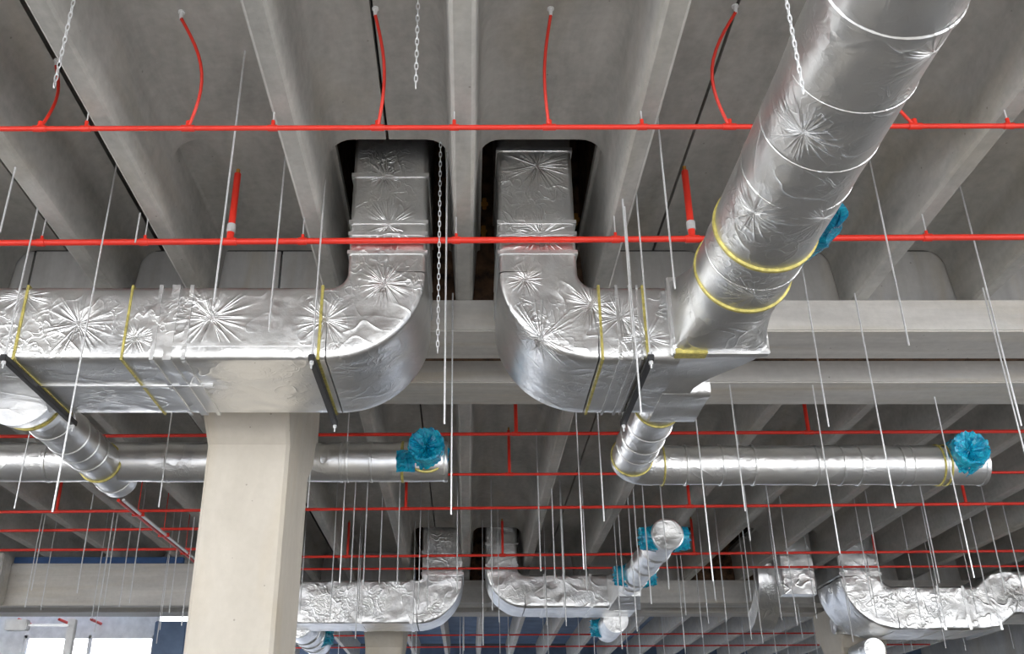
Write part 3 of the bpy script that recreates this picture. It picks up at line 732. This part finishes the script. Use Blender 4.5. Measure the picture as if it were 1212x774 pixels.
# ------------------------------------------------------------------ threaded rods
RODS = []
def rodtop(x, Y, Z=None):
    if 7.6 <= Y <= 8.2 or 8.77 <= Y <= 9.4: return 3.565
    for r in RIBS:
        if abs(x-r) < .1: return HR+.001
    return HS
def rod(zone, xb, yb, Y=None, Zb=None, r=.0065, top=None):
    p = atY(xb, yb, Y) if Y else atZ(xb, yb, Zb)
    RODS.append((zone, xb, yb, p, r, top))
near = [  # pixel of the lower end, distance
 ('n', 0, 275, 5.6), ('n', 62, 606, 6.45), ('n', 253, 358, 5.15), ('n', 318, 392, 6.05), ('n', 526, 502, 6.2), ('n', 799, 342, 5.45),
 ('n', 759, 490, 6.2), ('n', 1076, 409, 6.25), ('n', 1209, 504, 6.5), ('n', 160, 287, 6.25), ('n', 750, 400, 6.0),
 ('b', 981, 505, 7.25), ('b', 1060, 601, 7.5), ('b', 882, 605, 8.82), ('b', 994, 655, 8.84), ('b', 1153, 684, 9.3), ('b', 844, 688, 9.33), ('b', 715, 617, 8.9),
 ('b', 691, 674, 9.6), ('b', 364, 601, 9.55), ('b', 534, 609, 7.5), ('b', 188, 600, 8.9), ('b', 17, 602, 8.9), ('b', 402, 690, 10.3), ('b', 1219, 560, 7.4)]
for z, x, y, Y in near: rod(z, x, y, Y=Y)
mid = [(37, 699), (119, 707), (91, 702), (141, 718), (153, 714), (200, 726), (48, 722), (415, 690), (430, 692), (449, 690), (470, 692), (541, 700), (549, 770),
 (792, 697), (771, 715), (889, 710), (922, 690), (888, 640), (1044, 694), (1112, 690), (1171, 716), (667, 690), (657, 690), (695, 700), (738, 700), (1190, 700),
 (640, 676), (1120, 755), (1010, 760), (1080, 770), (950, 756), (903, 762), (832, 756), (812, 728), (860, 735), (1143, 770), (1200, 768)]
for i, (x, y) in enumerate(mid): rod('m', x, y, Zb=2.55 if i % 3 else 2.75, r=.009)
R2 = random.Random(3)
for Y in (15.2, 16.9, 17.8):
    for k in range(-6, 9):
        x = .3+1.157*k+(.25 if Y == 16.9 else 0)+R2.uniform(-.12, .12)
        if abs(x) > 9: continue
        Zb = R2.uniform(2.2, 2.75); d = Y*ct+Zb*st; px = CX+F*x/d; v = (Zb*ct-Y*st)/d; py = CY-F*v
        RODS.append(('f', px, py, Vector((x, Y, Zb)), .008, None))
for Y in (23.2, 25.5):
    for k in range(-4, 10):
        x = .85+1.02*k+R2.uniform(-.1, .1); Zb = R2.uniform(2.0, 2.6); d = Y*ct+Zb*st
        RODS.append(('l', CX+F*x/d, CY-F*(Zb*ct-Y*st)/d, Vector((x, Y, Zb)), .009, HS))
FOOT = [(-4.4, -.27, 6.25, 7.46), (.2, 2.1, 6.14, 7.65), (-3.83, -3.35, 7.3, 9.85), (-7.7, -.15, 9.13, 9.61), (1.36, 5.2, 9.16, 9.64), (1.36, 1.84, 7.4, 9.6),
        (1.45, 2.1, 0, 6.3), (-4.3, -.0, 18.38, 19.55), (.3, 3.25, 18.38, 19.7), (6.85, 12.1, 18.38, 19.9), (5.5, 6.6, 18.38, 20.2), (2.4, 3.4, 13.8, 18.6), (-3.6, -2.8, 19.4, 22.3), (2.5, 3.2, 19.4, 21)]
def clear_of_ducts(r):
    z, px, py, p, rad, top = r
    for _ in range(120):
        bad = [f for f in FOOT if f[0] < p.x < f[1] and f[2] < p.y < f[3]] + [1 for (A_, B_) in PIPES if A_.x < p.x < B_.x and abs(A_.y+(B_.y-A_.y)*(p.x-A_.x)/(B_.x-A_.x)-p.y) < .045]
        if not bad: break
        p = atY(px, py, p.y-.05)
    return (z, px, py, p, rad, top)
RODS = [clear_of_ducts(r) for r in RODS]
ZN = {'n': ('thin threaded rod hanging in front of the nearest beam', 'rods hanging in front of the nearest beam'),
      'b': ('thin threaded rod hanging at the paired nearest beams', 'rods hanging at the nearest beams'),
      'm': ('long thin threaded rod in the middle of the second bay', 'rods in the second bay'),
      'f': ('faint thin rod in the crowd before the distant ducts', 'rods before the distant ducts'),
      'l': ('faint thin rod in the blue-tinted last bay', 'rods in the last bay')}
NEARLAB = {(0, 275): 'threaded rod leaving the left picture edge, above the left duct', (62, 606): 'long threaded rod passing in front of the left duct and its round branch', (253, 358): 'threaded rod ending in front of the left duct, beside the left red riser', (318, 392): 'threaded rod ending in front of the left duct, between red riser and elbow', (526, 502): 'long threaded rod just right of the centre chain, ending under the beams', (799, 342): 'threaded rod left of the wide round duct, starting at the nearest red pipe', (759, 490): 'threaded rod crossing the right duct and ending beside the black rail', (1076, 409): 'threaded rod right of the wide round duct, ending in front of the beam', (1209, 504): 'long threaded rod nearest the right edge, ending below the beams', (160, 287): 'short rod holding the second red pipe at the left', (750, 400): 'threaded rod ending on the front of the right duct', (981, 505): 'threaded rod under the blue film strip, ending below the beams', (1060, 601): 'threaded rod dropping from the beam across the long round duct at right', (882, 605): 'threaded rod crossing the middle of the right-hand round duct', (994, 655): 'long threaded rod crossing the right-hand round duct, ending at the far duct', (1153, 684): 'threaded rod passing the blue cap at the right', (844, 688): 'long threaded rod crossing the right-hand round duct near its elbow', (715, 617): 'threaded rod left of the small round elbow, ending in mid air', (691, 674): 'thin rod between the two centre far ducts and the round elbow', (364, 601): 'short rod end just right of the pale column', (534, 609): 'long threaded rod passing right beside the left blue cap', (188, 600): 'threaded rod crossing the left cross duct, left of the column', (17, 602): 'threaded rod crossing the left cross duct near the picture edge', (402, 690): 'threaded rod crossing the cross duct right of the column', (1219, 560): 'threaded rod leaving the right edge beside the beams'}
for z in ZN:
    L = sorted([r for r in RODS if r[0] == z], key=lambda r: r[1]); n = len(L)
    for i, (_, px, py, p, r, top) in enumerate(L):
        zt = top if top else rodtop(p.x, p.y)
        if zt-p.z < .1: continue
        bm = B(); tube(bm, [p, (p.x, p.y, zt+.008)], r, 8)
        if i < n//2 or i >= 30: lab = ZN[z][0]+', '+ (ORD[i] if i < 30 else ORD[n-1-i])+(' from the left' if i < 30 else ' from the right')
        else: lab = ZN[z][0]+', '+ORD[n-1-i]+' from the right'
        lab = NEARLAB.get((px, py), lab)
        setp(obj('threaded_rod', bm, 'zinc' if z in 'nb' else 'zincdark', None, True), lab, 'rod', ZN[z][1])

# ------------------------------------------------------------------ light
w = bpy.data.worlds.new('sky'); scn.world = w; w.use_nodes = True; nt = w.node_tree
bg = nt.nodes['Background']; tc = N(nt, 'ShaderNodeTexCoord'); sp = N(nt, 'ShaderNodeSeparateXYZ')
nt.links.new(tc.outputs['Generated'], sp.inputs[0])
rp = N(nt, 'ShaderNodeValToRGB'); e = rp.color_ramp.elements
e[0].position = .0; e[0].color = (.99, .985, .97, 1); e[1].position = .7; e[1].color = (.55, .68, .95, 1)
nt.links.new(sp.outputs['Z'], rp.inputs[0]); nt.links.new(rp.outputs[0], bg.inputs['Color'])
bg.inputs['Strength'].default_value = 3.8
sun = bpy.data.lights.new('sun', 'SUN'); sun.energy = 4.5; sun.angle = .02; sun.color = (1, .95, .88)
so = bpy.data.objects.new('sun', sun); COL.objects.link(so)
so.rotation_euler = (math.radians(52), 0, math.radians(-18))
vs = scn.view_settings
vs.view_transform = 'Standard'; vs.look = 'None'; vs.gamma = 1; vs.exposure = 0.78; vs.use_curve_mapping = False
